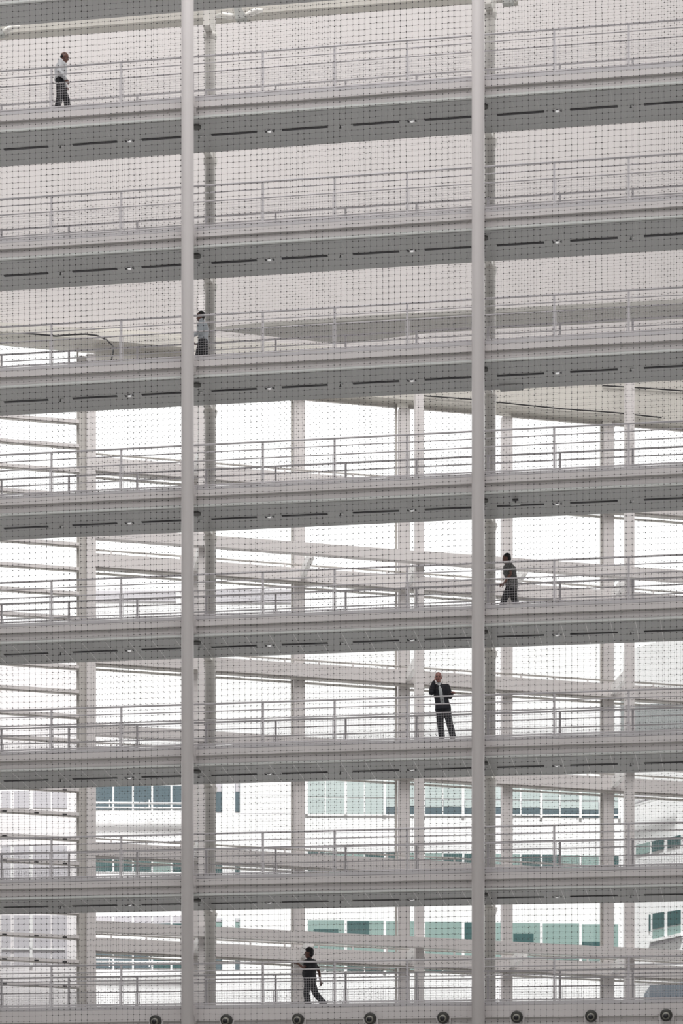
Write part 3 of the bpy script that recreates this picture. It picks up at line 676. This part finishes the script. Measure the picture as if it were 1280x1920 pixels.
# 1 white shirt, walking right, seen a little from behind
x, y = pos(114, Y0+.45)
J = dict(head=(.10, 0, 1.625), look=(.9, 0, -.30), neck=(.045, 0, 1.485), chest=(.0, 0, 1.30), waist=(-.01, 0, 1.13), pelvis=(-.015, 0, 1.0), flare=.105, tuck=True,
    hipL=(-.01, .085, .90), kneeL=(.16, .09, .50), ankleL=(.20, .09, .10), toeL=(.36, .10, .035), bulk=.012, hipR=(-.01, -.085, .90), kneeR=(-.03, -.09, .50), ankleR=(-.10, -.09, .10), toeR=(.06, -.10, .035),
    shoulderL=(.0, .19, 1.42), elbowL=(.0, .24, 1.14), wristL=(.14, .20, .93), handL=((.5, -.1, -.9), (0, -1, 0), .6, 1),
    shoulderR=(.0, -.19, 1.42), elbowR=(-.04, -.24, 1.13), wristR=(.15, -.20, .93), handR=((.6, .1, -.8), (0, 1, 0), .7, 1))
person('man in white shirt and black trousers walking right on the topmost full footbridge', x, y, FLOOR[1]+Zx(x), math.radians(14), J, PM['whitec'], PM['black'], PM['skin'], 'bald', vt=98)
# 2 pale blue shirt, walking left
x, y = pos(379, Y0+1.15)
J = dict(head=(.045, 0, 1.625), look=(1, 0, -.22), neck=(.01, 0, 1.485), chest=(-.03, 0, 1.30), waist=(-.03, 0, 1.08), pelvis=(-.03, 0, .94), flare=.10, tuck=True,
    hipL=(-.03, .085, .90), kneeL=(.10, .09, .50), ankleL=(.22, .09, .11), toeL=(.38, .10, .05), hipR=(-.03, -.085, .90), kneeR=(-.08, -.09, .50), ankleR=(-.26, -.09, .13), toeR=(-.12, -.10, .04),
    shoulderL=(-.03, .19, 1.42), elbowL=(-.01, .25, 1.13), wristL=(.19, .22, 1.02), handL=((1, -.1, -.1), (0, -.6, -.6), .9, 1),
    shoulderR=(-.03, -.19, 1.42), elbowR=(-.05, -.25, 1.13), wristR=(.16, -.20, .95), handR=((1, .2, -.1), (0, .6, .6), .9, 1))
person('man in pale blue shirt walking left beside the left column, holding a dark phone', x, y, FLOOR[3]+Zx(x), math.pi, J, PM['blue'], PM['black'], PM['skin'], 'cropped', vt=583)
q = MB().box(-.07, .07, -.035, .035, -.006, .006).build('mobile_phone', PM['phone'], None, (x-.27, y+.19, FLOOR[3]+Zx(x)+.96)); q.rotation_euler = (0, .3, 0)
tag(q, 'small dark phone held by the man in pale blue shirt', 'phone')
# 3 patterned shirt, striding left
x, y = pos(957, Y0+1.15)
J = dict(head=(.11, 0, 1.60), look=(1, 0, -.28), neck=(.055, 0, 1.465), chest=(.02, 0, 1.29), waist=(-.02, 0, 1.07), pelvis=(-.03, 0, .93), flare=.10, hem=.08, bulk=.02,
    hipL=(-.03, .085, .89), kneeL=(.16, .09, .50), ankleL=(.27, .09, .11), toeL=(.43, .10, .06), hipR=(-.03, -.085, .89), kneeR=(-.10, -.09, .49), ankleR=(-.30, -.09, .14), toeR=(-.17, -.10, .04),
    shoulderL=(.0, .20, 1.40), elbowL=(-.03, .26, 1.11), wristL=(.17, .24, .86), handL=((.9, 0, -.35), (0, -1, 0), .8, 1),
    shoulderR=(.0, -.20, 1.40), elbowR=(-.07, -.25, 1.12), wristR=(.04, -.24, .86), handR=((.2, .0, -1), (0, 1, 0), .7, 1))
person('man in patterned dark short-sleeved shirt striding left near the right column', x, y, FLOOR[5]+Zx(x), math.pi, J, PM['pattern'], PM['black'], PM['skin'], 'cropped', 'short', vt=1037)
# 4 suit, standing, facing the viewer
x, y = pos(831, Y0+.42)
J = dict(head=(.06, -.13, 1.745), look=(1, .12, -.12), neck=(.02, -.11, 1.60), chest=(.0, -.09, 1.40), waist=(.0, -.05, 1.15), pelvis=(.0, -.01, .98), flare=.085, open=.05,
    hipL=(.0, .08, .93), kneeL=(.03, .17, .52), ankleL=(.0, .27, .10), toeL=(.15, .31, .035), hipR=(.0, -.10, .93), kneeR=(.04, -.08, .52), ankleR=(.0, -.04, .10), toeR=(.16, -.08, .035),
    shoulderL=(.0, .09, 1.50), elbowL=(.04, .19, 1.24), wristL=(.26, .26, 1.26), handL=((.5, .5, .1), (0, 0, -1), .9, -1),
    shoulderR=(.0, -.29, 1.50), elbowR=(.17, -.30, 1.33), wristR=(.19, -.235, 1.60), handR=((-.35, .25, 1), (-.3, 1, 0), .6, 1))
person('balding man in dark suit and open pale shirt standing on the sixth full footbridge', x, y, FLOOR[6]+Zx(x), -math.pi/2, J, PM['navy'], PM['grey'], PM['skin2'], 'bald', 'long', True, vt=1261)
# 5 black shirt, walking left, arm reaching forward
x, y = pos(581, Y0+1.2)
J = dict(head=(.03, 0, 1.615), look=(1, 0, 0), neck=(.0, 0, 1.475), chest=(-.01, 0, 1.29), waist=(.02, 0, 1.07), pelvis=(.0, 0, .93), flare=.10, belly=True, bulk=.035, hem=.05,
    hipL=(.0, .085, .90), kneeL=(.09, .09, .50), ankleL=(.02, .09, .10), toeL=(.18, .10, .035), hipR=(.0, -.085, .90), kneeR=(-.15, -.09, .50), ankleR=(-.42, -.09, .17), toeR=(-.30, -.10, .045),
    shoulderL=(-.01, .19, 1.40), elbowL=(.14, .22, 1.18), wristL=(.33, .17, 1.33), handL=((1, -.1, .25), (0, -.3, -1), .5, 1),
    shoulderR=(-.05, -.20, 1.39), elbowR=(-.22, -.25, 1.14), wristR=(-.25, -.25, .87), handR=((-.25, .0, -1), (.3, 1, 0), .6, 1))
person('man in black short-sleeved shirt and dark trousers walking left on the lowest footbridge', x, y, FLOOR[8]+Zx(x), math.pi, J, PM['black'], PM['grey'], PM['skin'], 'thick', 'short', vt=1777)
